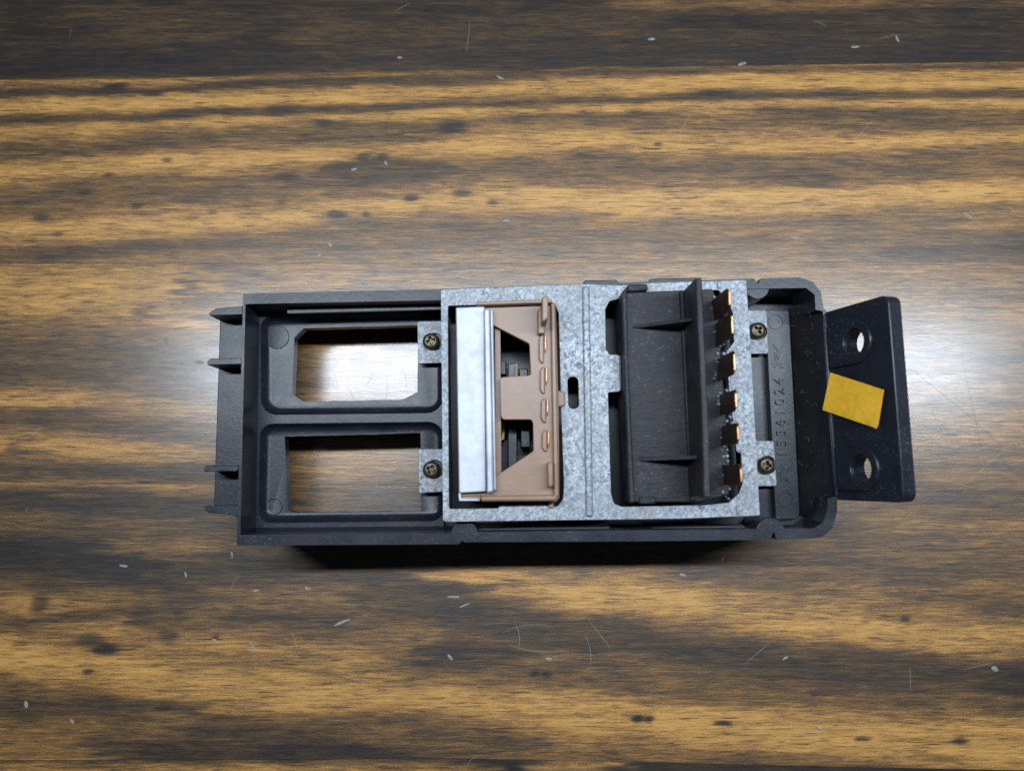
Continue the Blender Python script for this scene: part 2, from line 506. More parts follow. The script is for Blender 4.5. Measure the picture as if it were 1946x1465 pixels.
# streaks of stain and bare wood measured on the table: (value, strength, [(u, v, half width)])
L_, D_ = 0.10, 0.80
STREAKS = {
    'A': (0.84, [
        (0.66, .6, [(550, 60, 40), (800, 45, 50), (1150, 50, 45), (1300, 60, 30)]),
        (0.86, .8, [(-100, 90, 70), (80, 80, 60), (180, 100, 40)]),
        (0.45, .7, [(1200, 2, 14), (1600, 6, 16), (2050, 6, 16)]),
        (0.82, .8, [(400, 125, 16), (900, 100, 22), (1300, 95, 20), (1600, 105, 16)]),
        (0.80, .8, [(1600, 60, 40), (1900, 60, 50), (2100, 60, 50)]),
        (0.70, .6, [(150, 60, 30), (500, 50, 40)]),
        (0.25, .8, [(-100, 158, 5), (300, 154, 5), (600, 146, 5), (1000, 137, 4), (1250, 131, 3)]),
    ]),
    'B': (0.42, [
        (0.85, .95, [(-100, 184, 9), (180, 174, 9), (300, 176, 7), (460, 158, 9), (600, 155, 8), (900, 150, 10), (1250, 138, 8), (1500, 134, 6), (1946, 127, 5), (2050, 126, 5)]),
        (L_, .95, [(-100, 208, 12), (250, 200, 13), (500, 188, 14), (800, 176, 16), (1000, 168, 14), (1300, 162, 15), (1600, 155, 16), (1946, 150, 16), (2050, 148, 16)]),
        (0.80, .95, [(-100, 235, 10), (250, 224, 9), (520, 211, 9), (750, 205, 9), (850, 203, 8), (1050, 198, 7), (1200, 192, 8), (1320, 186, 9), (1500, 184, 8), (1700, 181, 9), (2050, 175, 9)]),
        (L_, .9, [(-100, 257, 9), (250, 240, 8), (500, 230, 9), (700, 222, 9), (850, 215, 9), (1000, 212, 7), (1250, 206, 8), (1500, 200, 8), (1750, 198, 8), (2050, 192, 8)]),
        (0.66, .9, [(-100, 292, 22), (200, 282, 24), (420, 262, 20), (620, 252, 18), (760, 248, 15), (860, 245, 16)]),
        (0.70, .85, [(900, 226, 6), (1050, 224, 7), (1180, 222, 6), (1300, 216, 6)]),
        (0.52, .8, [(860, 235, 14), (1000, 238, 12), (1150, 245, 14), (1350, 242, 12), (1450, 240, 10)]),
        (0.66, .9, [(1450, 222, 12), (1600, 224, 18), (1700, 226, 18), (1800, 230, 12), (2050, 228, 12)]),
        (0.90, .9, [(800, 262, 8), (840, 248, 10), (870, 238, 8)]),
        (L_, .98, [(-100, 333, 16), (150, 322, 17), (400, 309, 17), (600, 300, 15), (750, 290, 12), (850, 278, 14), (1000, 274, 17), (1250, 275, 15), (1450, 276, 14), (1650, 270, 14), (1800, 268, 12), (2050, 262, 12)]),
        (0.62, .9, [(-100, 388, 30), (150, 372, 30), (400, 355, 25), (600, 340, 24), (720, 326, 26), (850, 318, 20), (950, 318, 20), (1150, 316, 20), (1400, 318, 22), (1550, 325, 24), (1750, 318, 22), (2050, 318, 22)]),
        (0.80, .8, [(640, 345, 16), (700, 318, 22), (800, 310, 16), (860, 320, 10)]),
        (0.78, .7, [(1450, 345, 12), (1540, 338, 14), (1600, 330, 12)]),
        (0.13, .95, [(-100, 450, 18), (150, 436, 20), (350, 422, 19), (500, 410, 18), (650, 400, 16), (800, 378, 18), (950, 372, 18), (1150, 380, 20), (1350, 388, 20), (1550, 378, 20), (1750, 368, 17), (2050, 362, 17)]),
        (0.72, .9, [(-100, 490, 14), (100, 484, 14), (300, 468, 13), (450, 462, 14), (600, 446, 12), (750, 425, 10)]),
        (0.62, .85, [(450, 480, 22), (700, 460, 26), (850, 450, 32), (1000, 450, 36), (1200, 460, 30), (1450, 455, 26), (1700, 458, 30), (2050, 460, 32)]),
        (0.80, .75, [(1700, 478, 14), (1850, 470, 16), (2050, 470, 16)]),
        (0.75, .7, [(1550, 425, 6), (1620, 424, 7), (1720, 426, 5)]),
    ]),
    'C': (0.52, [
        (0.24, .9, [(-100, 540, 34), (100, 555, 40), (250, 560, 40), (320, 575, 36), (420, 630, 22)]),
        (0.20, .7, [(150, 530, 14), (300, 520, 18), (420, 530, 18)]),
        (0.74, .85, [(330, 530, 16), (360, 545, 20), (390, 540, 12)]),
        (0.70, .8, [(300, 610, 10), (330, 590, 12), (360, 600, 8)]),
        (0.66, .9, [(-100, 650, 14), (120, 660, 22), (250, 680, 34), (400, 700, 34), (560, 720, 24)]),
        (0.76, .8, [(-100, 700, 14), (60, 705, 16), (200, 715, 14), (280, 730, 20)]),
        (0.26, .9, [(-100, 756, 14), (60, 758, 16), (180, 762, 14)]),
        (0.28, .85, [(220, 772, 12), (320, 780, 14), (420, 790, 12)]),
        (0.70, .9, [(-100, 795, 14), (80, 795, 16), (200, 810, 22), (330, 815, 22), (420, 830, 18)]),
        (0.26, .9, [(-100, 845, 16), (80, 848, 20), (250, 858, 18), (420, 865, 16)]),
        (0.86, .95, [(8, 846, 18), (30, 846, 18)]),
        (0.74, .9, [(-100, 890, 14), (150, 892, 16), (300, 895, 16), (420, 898, 12)]),
        (0.40, .7, [(440, 880, 20), (700, 880, 30), (900, 890, 30)]),
        (0.45, .8, [(500, 515, 20), (700, 530, 16), (900, 525, 16), (1300, 515, 16), (1600, 525, 20), (2050, 530, 20)]),
        (0.35, .7, [(1650, 575, 20), (1800, 590, 24), (2050, 600, 24)]),
        (0.58, .8, [(1700, 640, 24), (1850, 660, 30), (2050, 670, 30)]),
        (0.46, .7, [(1740, 740, 30), (1900, 760, 30), (2050, 760, 30)]),
        (0.60, .7, [(1740, 860, 20), (1900, 870, 30), (2050, 870, 30)]),
        (0.44, .7, [(560, 680, 30), (800, 700, 40), (1200, 700, 60)]),
    ]),
    'D': (0.50, [
        (0.30, .8, [(-100, 912, 6), (250, 920, 5), (700, 922, 5), (900, 924, 4)]),
        (0.80, .9, [(-100, 955, 26), (100, 950, 24), (250, 960, 22), (420, 970, 20)]),
        (0.55, .7, [(-100, 1000, 14), (120, 985, 16), (200, 1005, 12)]),
        (0.90, .9, [(-100, 1050, 30), (80, 1050, 34), (200, 1055, 44), (280, 1080, 40), (330, 1100, 24)]),
        (0.72, .9, [(300, 1110, 30), (450, 1080, 34), (600, 1090, 34), (800, 1110, 34), (950, 1130, 30)]),
        (0.52, .6, [(350, 1130, 14), (450, 1130, 16), (560, 1150, 12)]),
        (0.34, .8, [(-100, 1130, 14), (60, 1150, 20), (250, 1190, 22), (450, 1200, 18)]),
        (0.72, .7, [(-100, 1190, 8), (100, 1178, 8), (260, 1160, 8), (330, 1170, 14)]),
        (0.72, .85, [(300, 1180, 18), (400, 1195, 14), (500, 1170, 18), (650, 1180, 20)]),
        (0.74, .9, [(640, 1150, 16), (780, 1150, 34), (900, 1180, 44), (1000, 1195, 44), (1100, 1210, 30), (1250, 1222, 26)]),
        (0.80, .8, [(760, 1260, 10), (810, 1250, 24), (850, 1240, 26), (950, 1250, 16)]),
        (0.16, .95, [(-100, 1225, 26), (60, 1250, 32), (200, 1275, 34), (350, 1290, 34), (550, 1310, 34), (800, 1330, 32), (1000, 1350, 36), (1300, 1378, 36), (1600, 1400, 34), (2050, 1412, 36)]),
        (0.30, .8, [(300, 1220, 16), (500, 1230, 20), (650, 1250, 22), (760, 1290, 20)]),
        (0.50, .85, [(-100, 1310, 14), (60, 1318, 14), (250, 1335, 14), (400, 1350, 10)]),
        (0.68, .85, [(-100, 1350, 14), (60, 1348, 12), (180, 1335, 10), (340, 1345, 10), (420, 1370, 12), (560, 1385, 12)]),
        (0.44, .85, [(-100, 1400, 22), (100, 1400, 24), (250, 1390, 14)]),
        (0.82, .9, [(180, 1432, 22), (350, 1428, 22), (520, 1430, 26), (640, 1420, 22), (720, 1430, 14), (800, 1440, 12), (900, 1445, 8)]),
        (0.70, .7, [(350, 1380, 12), (500, 1400, 14), (660, 1402, 14)]),
        (0.18, .9, [(820, 1095, 10), (950, 1100, 18), (1100, 1115, 26), (1300, 1145, 32), (1450, 1180, 32), (1650, 1205, 30), (1850, 1215, 32), (2050, 1225, 32)]),
        (0.74, .92, [(1020, 1190, 22), (1150, 1205, 26), (1300, 1235, 26), (1450, 1255, 34), (1650, 1275, 38), (1800, 1275, 34), (2050, 1290, 40)]),
        (0.60, .8, [(1000, 1270, 20), (1200, 1290, 24), (1400, 1310, 24), (1600, 1325, 20), (1946, 1335, 18)]),
        (0.58, .85, [(1300, 1075, 20), (1500, 1080, 26), (1700, 1090, 34), (2050, 1120, 34)]),
        (0.40, .7, [(1620, 1000, 20), (1800, 1010, 30), (2050, 1000, 30)]),
        (0.62, .7, [(1700, 950, 16), (1850, 950, 20), (2050, 940, 20)]),
        (0.86, .8, [(1900, 1290, 18), (1960, 1290, 24), (2050, 1290, 24)]),
    ]),
    'E': (0.84, [
        (0.97, 1., [(915, 1462, 40), (930, 1462, 40), (985, 1462, 40), (1000, 1462, 40)]),
        (0.36, .95, [(1005, 1462, 40), (1030, 1462, 40), (1140, 1462, 40), (1195, 1462, 40)]),
        (0.30, .9, [(-100, 1470, 20), (500, 1470, 20), (880, 1470, 20), (905, 1465, 20)]),
        (0.90, .9, [(1225, 1470, 40), (1400, 1470, 40), (2050, 1480, 40)]),
    ]),
}
# knots and stain blots: (u, v, half length, half height, value)
BLOTS = [(203, 1234, 22, 9, .92), (172, 1213, 24, 12, .62), (167, 1277, 9, 4, .8), (305, 1346, 16, 5, .8), (75, 1145, 14, 16, .66),
         (641, 407, 18, 8, .85), (697, 407, 6, 4, .85), (778, 375, 14, 7, .85), (545, 336, 24, 7, .88), (530, 210, 32, 9, .88),
         (165, 367, 14, 5, .85), (260, 392, 12, 6, .8), (320, 305, 9, 4, .7), (206, 334, 10, 4, .8), (80, 413, 14, 8, .85), (110, 445, 12, 4, .75),
         (1211, 1365, 11, 6, .9), (1232, 1366, 8, 5, .88), (1017, 1281, 9, 5, .9), (1040, 1282, 9, 5, .9), (1375, 1374, 16, 4, .75),
         (615, 235, 18, 7, .75), (690, 300, 12, 8, .75), (730, 300, 10, 8, .85), (880, 366, 18, 7, .72), (935, 384, 10, 4, .7), (340, 335, 8, 4, .7),
         (290, 178, 22, 7, .9), (220, 165, 22, 6, .9), (1250, 275, 8, 4, .6), (1110, 298, 20, 5, .75), (1320, 240, 8, 4, .6), (365, 412, 14, 3, .6),
         (400, 402, 8, 4, .7), (535, 385, 8, 4, .7), (860, 240, 26, 8, .85), (1355, 178, 30, 7, .85), (1640, 1405, 14, 4, .7), (1820, 1408, 14, 4, .75),
         (320, 1200, 18, 20, .62), (410, 1213, 6, 4, .8), (340, 1163, 10, 4, .7), (1720, 1175, 8, 5, .8)]
JOINTS = [[(-900, 152.5), (0, 152.5), (300, 149), (600, 142), (1000, 133.5), (1300, 127), (1946, 117), (2800, 108)],
          [(-900, 501), (0, 501), (1000, 500), (1946, 497), (2800, 496)],
          [(-900, 912), (0, 915.5), (430, 920.5), (1000, 925), (1946, 934), (2800, 940)],
          [(-900, 1443), (0, 1444), (900, 1441), (1250, 1448), (1600, 1457), (1946, 1463), (2800, 1475)]]
Y_TOP, Y_BOT = U(973, -330, 0)[1], U(973, 1900, 0)[1]


def to_mm(pts):
    return np.array([list(U(u, v, 0)) for u, v in pts])


joint_mm = [to_mm(j) for j in JOINTS]


def plank(name, key, upper, lower, angle, seed, parent):
    gx = np.concatenate([np.linspace(-420, -190, 70), np.arange(-189, 190, 0.9), np.linspace(191, 420, 70)])
    yu = np.full_like(gx, Y_TOP) if upper is None else np.interp(gx, upper[:, 0], upper[:, 1]) - 0.05
    yl = np.full_like(gx, Y_BOT) if lower is None else np.interp(gx, lower[:, 0], lower[:, 1]) + 0.05
    ny = max(8, int((yu - yl).max() / 0.8))
    tt = np.linspace(0, 1, ny)
    X = np.repeat(gx[None, :], ny, 0)
    Y = yl[None, :] + (yu - yl)[None, :] * tt[:, None]
    # stain field
    wy = (vnoise(X, Y, 46, 14, seed) - 0.5) * 3.0 + (vnoise(X, Y, 17, 4, seed + 1) - 0.5) * 2.4 + (vnoise(X, Y, 6, 1.2, seed + 2) - 0.5) * 1.6
    wx = (vnoise(X, Y, 30, 3, seed + 3) - 0.5) * 26 + (vnoise(X, Y, 9, 1.0, seed + 5) - 0.5) * 14
    base, streaks = STREAKS[key]
    S = np.full_like(X, base) + (vnoise(X, Y, 45, 9, seed + 4) - 0.5) * 0.22
    for val, stg, pts in streaks:
        c = to_mm([(p[0], p[1]) for p in pts])
        lo = to_mm([(p[0], p[1] + p[2]) for p in pts])
        hw = np.maximum(0.5, c[:, 1] - lo[:, 1])
        xs = c[:, 0]
        Xw = X + wx
        yc = np.interp(Xw, xs, c[:, 1]); h = np.interp(Xw, xs, hw)
        a = np.abs(Y + wy * np.clip(h / 5.0, 0.25, 1.0) - yc) / h
        w = 1.0 / (1.0 + a ** 4) * (0.92 if key == 'D' else 0.97)
        fade = 11.0
        w = w * np.clip((Xw - xs[0]) / fade + 0.5, 0, 1) * np.clip((xs[-1] - Xw) / fade + 0.5, 0, 1)
        S = S * (1 - w * stg) + val * w * stg
    for u, v, a_, b_, val in BLOTS:
        cx, cy = U(u, v, 0)
        ra, rb = a_ / 5.2, b_ / 5.2
        q = ((X - cx + wx * 0.06) / ra) ** 2 + ((Y - cy + wy * 0.16) / rb) ** 2
        w = 0.92 / (1.0 + q ** 3)
        S = S * (1 - w) + val * w
    if key == 'B':
        S = 0.46 + (S - 0.46) * 0.84
    if key == 'D':
        S = S + 0.05 * np.clip((S - 0.3) * 4, 0, 1)
    S = np.clip(S, 0, 1)
    Z = -np.minimum(0.35, 0.0) * X
    edge = np.minimum(tt, 1 - tt)[:, None] * (yu - yl)[None, :]
    Z = -0.002 * np.exp(-edge / 0.25)                       # eased edges at the joint
    nx = len(gx)
    V = np.stack([X, Y, Z], -1).reshape(-1, 3)
    # skirt down to the underside
    ii = np.arange((ny - 1) * (nx - 1))
    r, c = ii // (nx - 1), ii % (nx - 1)
    q = np.stack([r * nx + c, r * nx + c + 1, (r + 1) * nx + c + 1, (r + 1) * nx + c], -1)
    n0 = len(V)
    loop = list(range(nx)) + [k * nx + nx - 1 for k in range(1, ny)] + [(ny - 1) * nx + k for k in range(nx - 2, -1, -1)] + [k * nx for k in range(ny - 2, 0, -1)]
    hi = V[loop].copy()
    lo = hi.copy(); lo[:, 2] = -26
    V = np.concatenate([V, lo, hi])
    m = len(loop)
    k = np.arange(m)
    sk = np.stack([n0 + k, n0 + (k + 1) % m, n0 + m + (k + 1) % m, n0 + m + k], -1)
    Q = np.concatenate([q, sk])
    cen = V.mean(0)
    me = bpy.data.meshes.new(name)
    me.vertices.add(len(V)); me.vertices.foreach_set('co', ((V - cen) * MM).ravel())
    me.loops.add(Q.size); me.loops.foreach_set('vertex_index', Q.ravel().astype(np.int32))
    me.polygons.add(len(Q)); me.polygons.foreach_set('loop_start', np.arange(0, Q.size, 4, dtype=np.int32))
    me.polygons.foreach_set('use_smooth', np.ones(len(Q), bool))
    me.update(); me.validate()
    at = me.attributes.new('stain', 'FLOAT', 'POINT')
    at.data.foreach_set('value', np.concatenate([S.ravel(), S.reshape(-1)[loop], S.reshape(-1)[loop]]).astype(np.float32))
    return link(name, me, wood('stained_wood_' + key, angle, seed), parent, Vector(cen) * MM)


table = bpy.data.objects.new('table_top', None)
col.objects.link(table); table.location = (0, 0, -0.026); WLOC['table_top'] = Vector((0, 0, -0.026))
tag(table, 'dark stained wooden table top of joined planks', 'table', kind='structure')
pl = [('A', None, joint_mm[0], 0.9), ('B', joint_mm[0], joint_mm[1], 1.3), ('C', joint_mm[1], joint_mm[2], 0.2),
      ('D', joint_mm[2], joint_mm[3], -1.6), ('E', joint_mm[3], None, -0.6)]
for i, (k, up, lo, ang) in enumerate(pl):
    plank('plank', k, up, lo, -math.radians(ang), 20 + 7 * i, table)

# ------------------------------------------------------------------ the switch housing
Z_LIP, Z_FLOOR, Z_REC, Z_REC0, Z_PLATE = 38.0, 24.6, 21.0, 17.0, 40.6
cx, cy = U(1000, 790, 0)
root = bpy.data.objects.new('switch_housing', None)
col.objects.link(root); root.location = (cx * MM, cy * MM, 0); WLOC['switch_housing'] = Vector(root.location)
tag(root, 'black plastic dashboard switch housing lying face down with metal bracket and two connectors', 'switch housing')

# outer wall with its flat lip
outer_px = [(462, 558), (838, 549.5), (1110, 539), (1418, 530), (1433, 529.5), (1440.5, 540), (1446, 529), (1520, 527), (1545, 536), (1560, 555), (1565, 585), (1571, 592),
            (1583, 800), (1596, 944), (1591, 950), (1591, 972), (1582, 1004), (1562, 1021), (1545, 1023.5), (1475, 1025), (1472, 1012), (1468.5, 1012), (1465, 1025.5),
            (1210, 1028.5), (900, 1030), (884, 1030.5), (878, 1027), (872, 1034), (870, 1034), (450, 1036.5)]
inner_px = [(466.5, 578), (838, 570.5), (1110, 560), (1420, 549), (1532, 547.5), (1548, 560), (1550, 589), (1563.5, 591), (1576, 800), (1588, 943), (1573.5, 947), (1573, 968), (1565, 992), (1546, 1003.5),
            (1460, 1005), (1210, 1007), (900, 1010.5), (870, 1012.5), (456.5, 1016)]
outer = UL(outer_px, Z_LIP)
inner = UL(inner_px, Z_LIP)
mb = MB()
mb.prism(outer, 0.0, Z_LIP, [inner])
wall = mb.build('housing_wall', M_black, root, 0.35)
# half-round bosses on the lip
for (u, v, r, a0, a1) in [(882, 1016, 26, 0, math.pi), (1440, 545, 24, math.pi, 2 * math.pi), (1466, 1012, 28, 0, math.pi)]:
    c = U(u, v, Z_LIP)
    rr = r * (CAM_H - Z_LIP) / F_PX
    MB().prism(circle(c, rr, 14, a0, a1), Z_FLOOR - 1, Z_LIP - 0.5).build('lip_boss', M_black, wall, 0.25)
# sloped ledge strip along the lower wall and the narrow ledge along the upper wall
a = UL([(486, 1013), (862, 1010)], 33); b = UL([(486, 1002), (862, 999)], Z_FLOOR)
mb = MB()
mb.loft([[(a[0][0], a[0][1] - 1.2, 33), (b[0][0], b[0][1], Z_FLOOR + 0.4), (b[0][0], b[0][1] - 3.0, Z_FLOOR - 1)],
         [(a[1][0], a[1][1] - 1.2, 33), (b[1][0], b[1][1], Z_FLOOR + 0.4), (b[1][0], b[1][1] - 3.0, Z_FLOOR - 1)]], True, True)
mb.build('wall_fillet', M_black, wall, 0.15)
lg = UL([(545, 596.5), (850, 588.5), (850, 570), (545, 578)], 31.5)
MB().prism(lg, 30.3, 31.5).build('wall_ledge', M_black, wall, 0.2)
for (u0, u1) in [(906, 1160), (1240, 1418)]:
    s = UL([(u0, 1002), (u1, 998), (u1, 1006), (u0, 1009)], 32)
    MB().prism(s, Z_FLOOR - 1, 31).build('wall_ledge', M_black, wall, 0.25)
# clip tabs on the outside of the upper wall
for (u0, v0, u1, v1) in [(1112, 533, 1170, 531.5), (1236, 530, 1322, 527.5)]:
    s = UL([(u0, v0), (u1, v1), (u1 + 8, v1 + 7), (u1, v1 + 11), (u0, v0 + 11), (u0 - 6, v0 + 7)], Z_LIP - 2)
    MB().prism(s, 20, Z_LIP - 2).build('clip_tab', M_black, wall, 0.25)

# floor of the housing, with two sunk window panels at one end
fl = offset(UL(inner_px, Z_LIP), -0.8)
left_in = [(p if p[0] < U(850, 700, Z_LIP)[0] else None) for p in fl]
rec1 = rounded(UL([(495, 600), (843, 592), (843, 785), (495, 789)], Z_FLOOR), [4.0, 4.0, 5.5, 5.5], 6)
rec2 = rounded(UL([(494, 805), (843, 801), (844, 990), (490, 994)], Z_FLOOR), [4.0, 5.0, 4.0, 4.0], 6)
split = U(846, 700, Z_FLOOR)[0]
TL, BL = U(466.5, 578, Z_LIP), U(456.5, 1016, Z_LIP)
fleft = [(TL[0] - .6, TL[1] + .6), (split, U(846, 571, Z_LIP)[1] + .6), (split, U(846, 1012, Z_LIP)[1] - .6), (BL[0] - .6, BL[1] - .6)]
mb = MB()
mb.prism(fleft, Z_REC0 + 1.5, Z_FLOOR, [rec1, rec2])
mb.build('floor_panel', M_black, root, 0.0)
win1 = UL([(577, 624), (560, 641), (557, 700), (556, 748), (577, 763), (766, 759), (793, 745), (795, 618)], Z_REC)
win2 = UL([(541, 829), (640, 827), (799, 822), (801, 900), (800, 971), (700, 971), (560, 974), (547, 969)], Z_REC)
for rec, win in ((rec1, win1), (rec2, win2)):
    mb = MB()
    rings = []
    for d, z in [(0, Z_FLOOR), (0.25, Z_FLOOR - .25), (0.55, Z_FLOOR - 1.2), (0.9, Z_FLOOR - 2.2), (1.4, Z_FLOOR - 3.0), (2.0, Z_FLOOR - 3.45), (2.6, Z_REC)]:
        o = offset(rec, d)
        rings.append([(p[0], p[1], z) for p in o])
    mb.loft(rings)
    inn = offset(rec, 2.6)
    w2 = wobble(win, 0.10, 2.4)
    vs, fs = cdt(inn, [w2])
    mb.add([(p.x, p.y, Z_REC) for p in vs], fs)
    mb.loft([[(p[0], p[1], Z_REC) for p in w2], [(p[0], p[1], Z_REC0) for p in w2]])
    vs, fs = cdt(offset(rec, -0.5), [w2])
    mb.add([(p.x, p.y, Z_REC0) for p in vs], fs)
    pan = mb.build('window_panel', M_black, root, 0.0)
    if rec is rec1:
        c = U(527, 641, Z_REC); MB().prism(circle(c, 3.9, 28), Z_REC - 1, Z_REC + 0.35).build('boss_disc', M_black, pan, 0.15)
    else:
        c = U(521, 963, Z_REC)
        MB().prism(circle(c, 2.7, 28), Z_REC - 1, Z_REC + 0.22, [circle(c, 2.4, 28)]).build('boss_ring', M_black, pan, 0.06)
# right-hand floor below the bracket
fr = [(split, fleft[1][1])] + UL([(1110, 560), (1420, 549), (1530, 546.5), (1553, 560), (1557, 600), (1570, 800), (1577, 950), (1577, 968), (1568, 994), (1548, 1006), (1460, 1008), (1210, 1010), (900, 1013.5)], Z_LIP) + [(split, fleft[2][1])]
MB().prism(fr, 18.0, 21.5).build('floor_panel', M_black, root, 0.0)
# sloping inner face of the end wall, covered in lint
s_t = UL([(1563.5, 590), (1588, 945)], Z_LIP - .8); s_b = UL([(1502, 583), (1524, 980)], Z_FLOOR - 0.5)
mb = MB()
mb.loft([[(s_b[0][0], s_b[0][1], 21.2), (s_b[0][0] + 1.2, s_b[0][1], 24), (s_t[0][0], s_t[0][1], Z_LIP - 1.5), (s_t[0][0] + 1, s_t[0][1], 21.2)],
         [(s_b[1][0], s_b[1][1], 21.2), (s_b[1][0] + 1.2, s_b[1][1], 24), (s_t[1][0], s_t[1][1], Z_LIP - 1.5), (s_t[1][0] + 1, s_t[1][1], 21.2)]], True, True)
mb.build('end_wall_liner', M_black2, root, 0.0)
# raised number pad with moulded digits
pad_px = [(1454, 588), (1500, 590), (1521, 985), (1474, 988)]
pad = rounded(UL(pad_px, Z_FLOOR), [0.6, 0.6, 2.2, 0.6], 5)
numpad = MB().prism(pad, 21.0, Z_FLOOR).build('number_pad', M_black, root, 0.25)


def text_mesh(s, size, extrude):
    cu = bpy.data.curves.new('digits', 'FONT')
    cu.body = s; cu.size = size; cu.extrude = extrude; cu.align_x = 'CENTER'; cu.align_y = 'CENTER'
    cu.space_character = 1.0
    o = bpy.data.objects.new('digits', cu)
    col.objects.link(o)
    bpy.context.view_layer.update()
    me = bpy.data.meshes.new_from_object(o.evaluated_get(bpy.context.evaluated_depsgraph_get()))
    vs = [v.co.copy() for v in me.vertices]; fs = [tuple(p.vertices) for p in me.polygons]
    bpy.data.objects.remove(o); bpy.data.curves.remove(cu); bpy.data.meshes.remove(me)
    return vs, fs


mb = MB()
DIG = '15561024'
for i, ch in enumerate(DIG):
    t = i / 7
    u, v = 1488 + (1481 - 1488) * t, 862 + (724 - 862) * t
    x, y = U(u, v, Z_FLOOR)
    vs, fs = text_mesh(ch, 4.5, 0.55)
    ang = math.radians(91.5)
    mb.add([(x + p.x * math.cos(ang) - p.y * math.sin(ang), y + p.x * math.sin(ang) + p.y * math.cos(ang), Z_FLOOR + 0.10 + p.z) for p in vs], fs)
mb.build('part_number', M_black, numpad, 0.0)


def scratch_marks(uc, vc, hu, hv, n):
    mb = MB()
    for k in range(n):
        u = uc + random.uniform(-hu, hu) * .4; v = vc + random.uniform(-hv, hv) * .75
        a = random.choice([0.45, -0.5, 2.3, 0.9]) + random.uniform(-.25, .25)
        L = random.uniform(.5, 1.1) * hu
        p = Vector(U(u - L * math.cos(a), v - L * math.sin(a), Z_FLOOR)); q = Vector(U(u + L * math.cos(a), v + L * math.sin(a), Z_FLOOR))
        d = (q - p).normalized(); nrm = Vector((-d.y, d.x)) * 0.17
        mb.prism([tuple(p - nrm), tuple(q - nrm * .4), tuple(q + nrm * .4), tuple(p + nrm)], Z_FLOOR - .1, Z_FLOOR + random.uniform(.16, .34))
    return mb.build('scored_mark', M_black, numpad, 0.0)


scratch_marks(1480, 677, 11, 25, 18)
scratch_marks(1491, 899, 12, 16, 14)
for u, v in ((1474, 612), (1492, 949)):
    c = U(u, v, Z_FLOOR)
    MB().prism(circle(c, 2.5, 28), Z_FLOOR - 1, Z_FLOOR + 0.2, [circle(c, 2.25, 28)]).build('boss_ring', M_black, numpad, 0.05)

# ledge with four tabs outside the left wall
led = UL([(418, 600), (462, 598), (452, 966), (406, 966)], 27)
led[1] = (led[1][0] + 2.0, led[1][1]); led[2] = (led[2][0] + 2.0, led[2][1])
ledge = MB().prism(led, 20, 27.0).build('side_ledge', M_black, root, 0.3)
tabs = [([(409, 586.5), (461, 582), (461, 598), (398, 600), (397, 595)], 416, 14),
        ([(399, 681.5), (459, 680), (459, 692), (394, 694), (394, 686)], 415, 14),
        ([(391, 884.5), (452, 884), (454, 890), (450, 895.5), (388, 896), (387, 889)], 407, 12),
        ([(388, 961.5), (452, 960), (452, 984), (440, 978), (397, 974.5), (389, 968)], 404, 12)]
for poly, footu, hgt in tabs:
    top = UL(poly, 37.0)
    n = len(top)
    fx = U(footu, poly[0][1], 27)[0]
    bot = [(max(p[0], fx), p[1]) for p in top]
    bot = [(p[0] + i * 1e-3, p[1] + i * 1e-3) for i, p in enumerate(bot)]
    mb = MB()
    mb.loft([[(p[0], p[1], 26.0) for p in bot], [(p[0], p[1], 34.0) for p in [(q[0] * .35 + b[0] * .65, q[1]) for q, b in zip(top, bot)]], [(p[0], p[1], 36.0) for p in top], [(p[0], p[1], 37.0) for p in top]], True, True)
    mb.build('tab', M_black, ledge, 0.2)

# standing end flange with two holes
p0 = Vector((*U(1570, 593, 38.3), 38.3)); p1 = Vector((*U(1594.5, 950, 38.3), 38.3))
es = (p1 - p0); LEN = es.length; es.normalize()
inc = math.radians(72)
eo = Vector((-es.y, es.x, 0))
if eo.x < 0:
    eo = -eo
up = eo * math.cos(inc) + Vector((0, 0, 1)) * math.sin(inc)
nl = es.cross(up)
if nl.x > 0:
    nl = -nl
FM = Matrix(((es.x, up.x, nl.x, p0.x), (es.y, up.y, nl.y, p0.y), (es.z, up.z, nl.z, p0.z), (0, 0, 0, 1)))
FI = FM.inverted()


def fl_pt(u, v):
    q = FI @ on_plane(u, v, p0, nl)
    return (q.x, q.y)


tl = fl_pt(1690, 557); br = fl_pt(1716, 962)
HT = (tl[1] + br[1]) / 2
h1 = fl_pt(1625, 650); h2 = fl_pt(1639, 890)
R_H = 3.8
mb = MB(); mb.M = FM
shape = rounded([(0, -6), (LEN, -6), (LEN, HT), (0, HT)], [0, 0, 2.6, 2.6], 6)
mb.prism(shape, -4.4, 0, [circle(h1, R_H, 28), circle(h2, R_H, 28)])
flange = mb.build('end_flange', M_black, root, 0.4)
for h in (h1, h2):
    mb = MB(); mb.M = FM
    R = 6.5
    poly = [(h[0] - R, 0.4), (h[0] + R, 0.4)] + circle(h, R, 18, 0, math.pi)
    mb.prism(poly, -1, 0.8, [circle(h, R_H + .05, 28)])
    mb.build('hole_boss', M_black, flange, 0.45, 3)
mb = MB(); mb.M = FM
mb.prism([(.6, -1.6), (LEN - .6, -1.6), (LEN - .6, -0.1), (.6, -0.1)], -1.0, 0.75)
mb.build('foot_rib', M_black, flange, 0.55, 3)
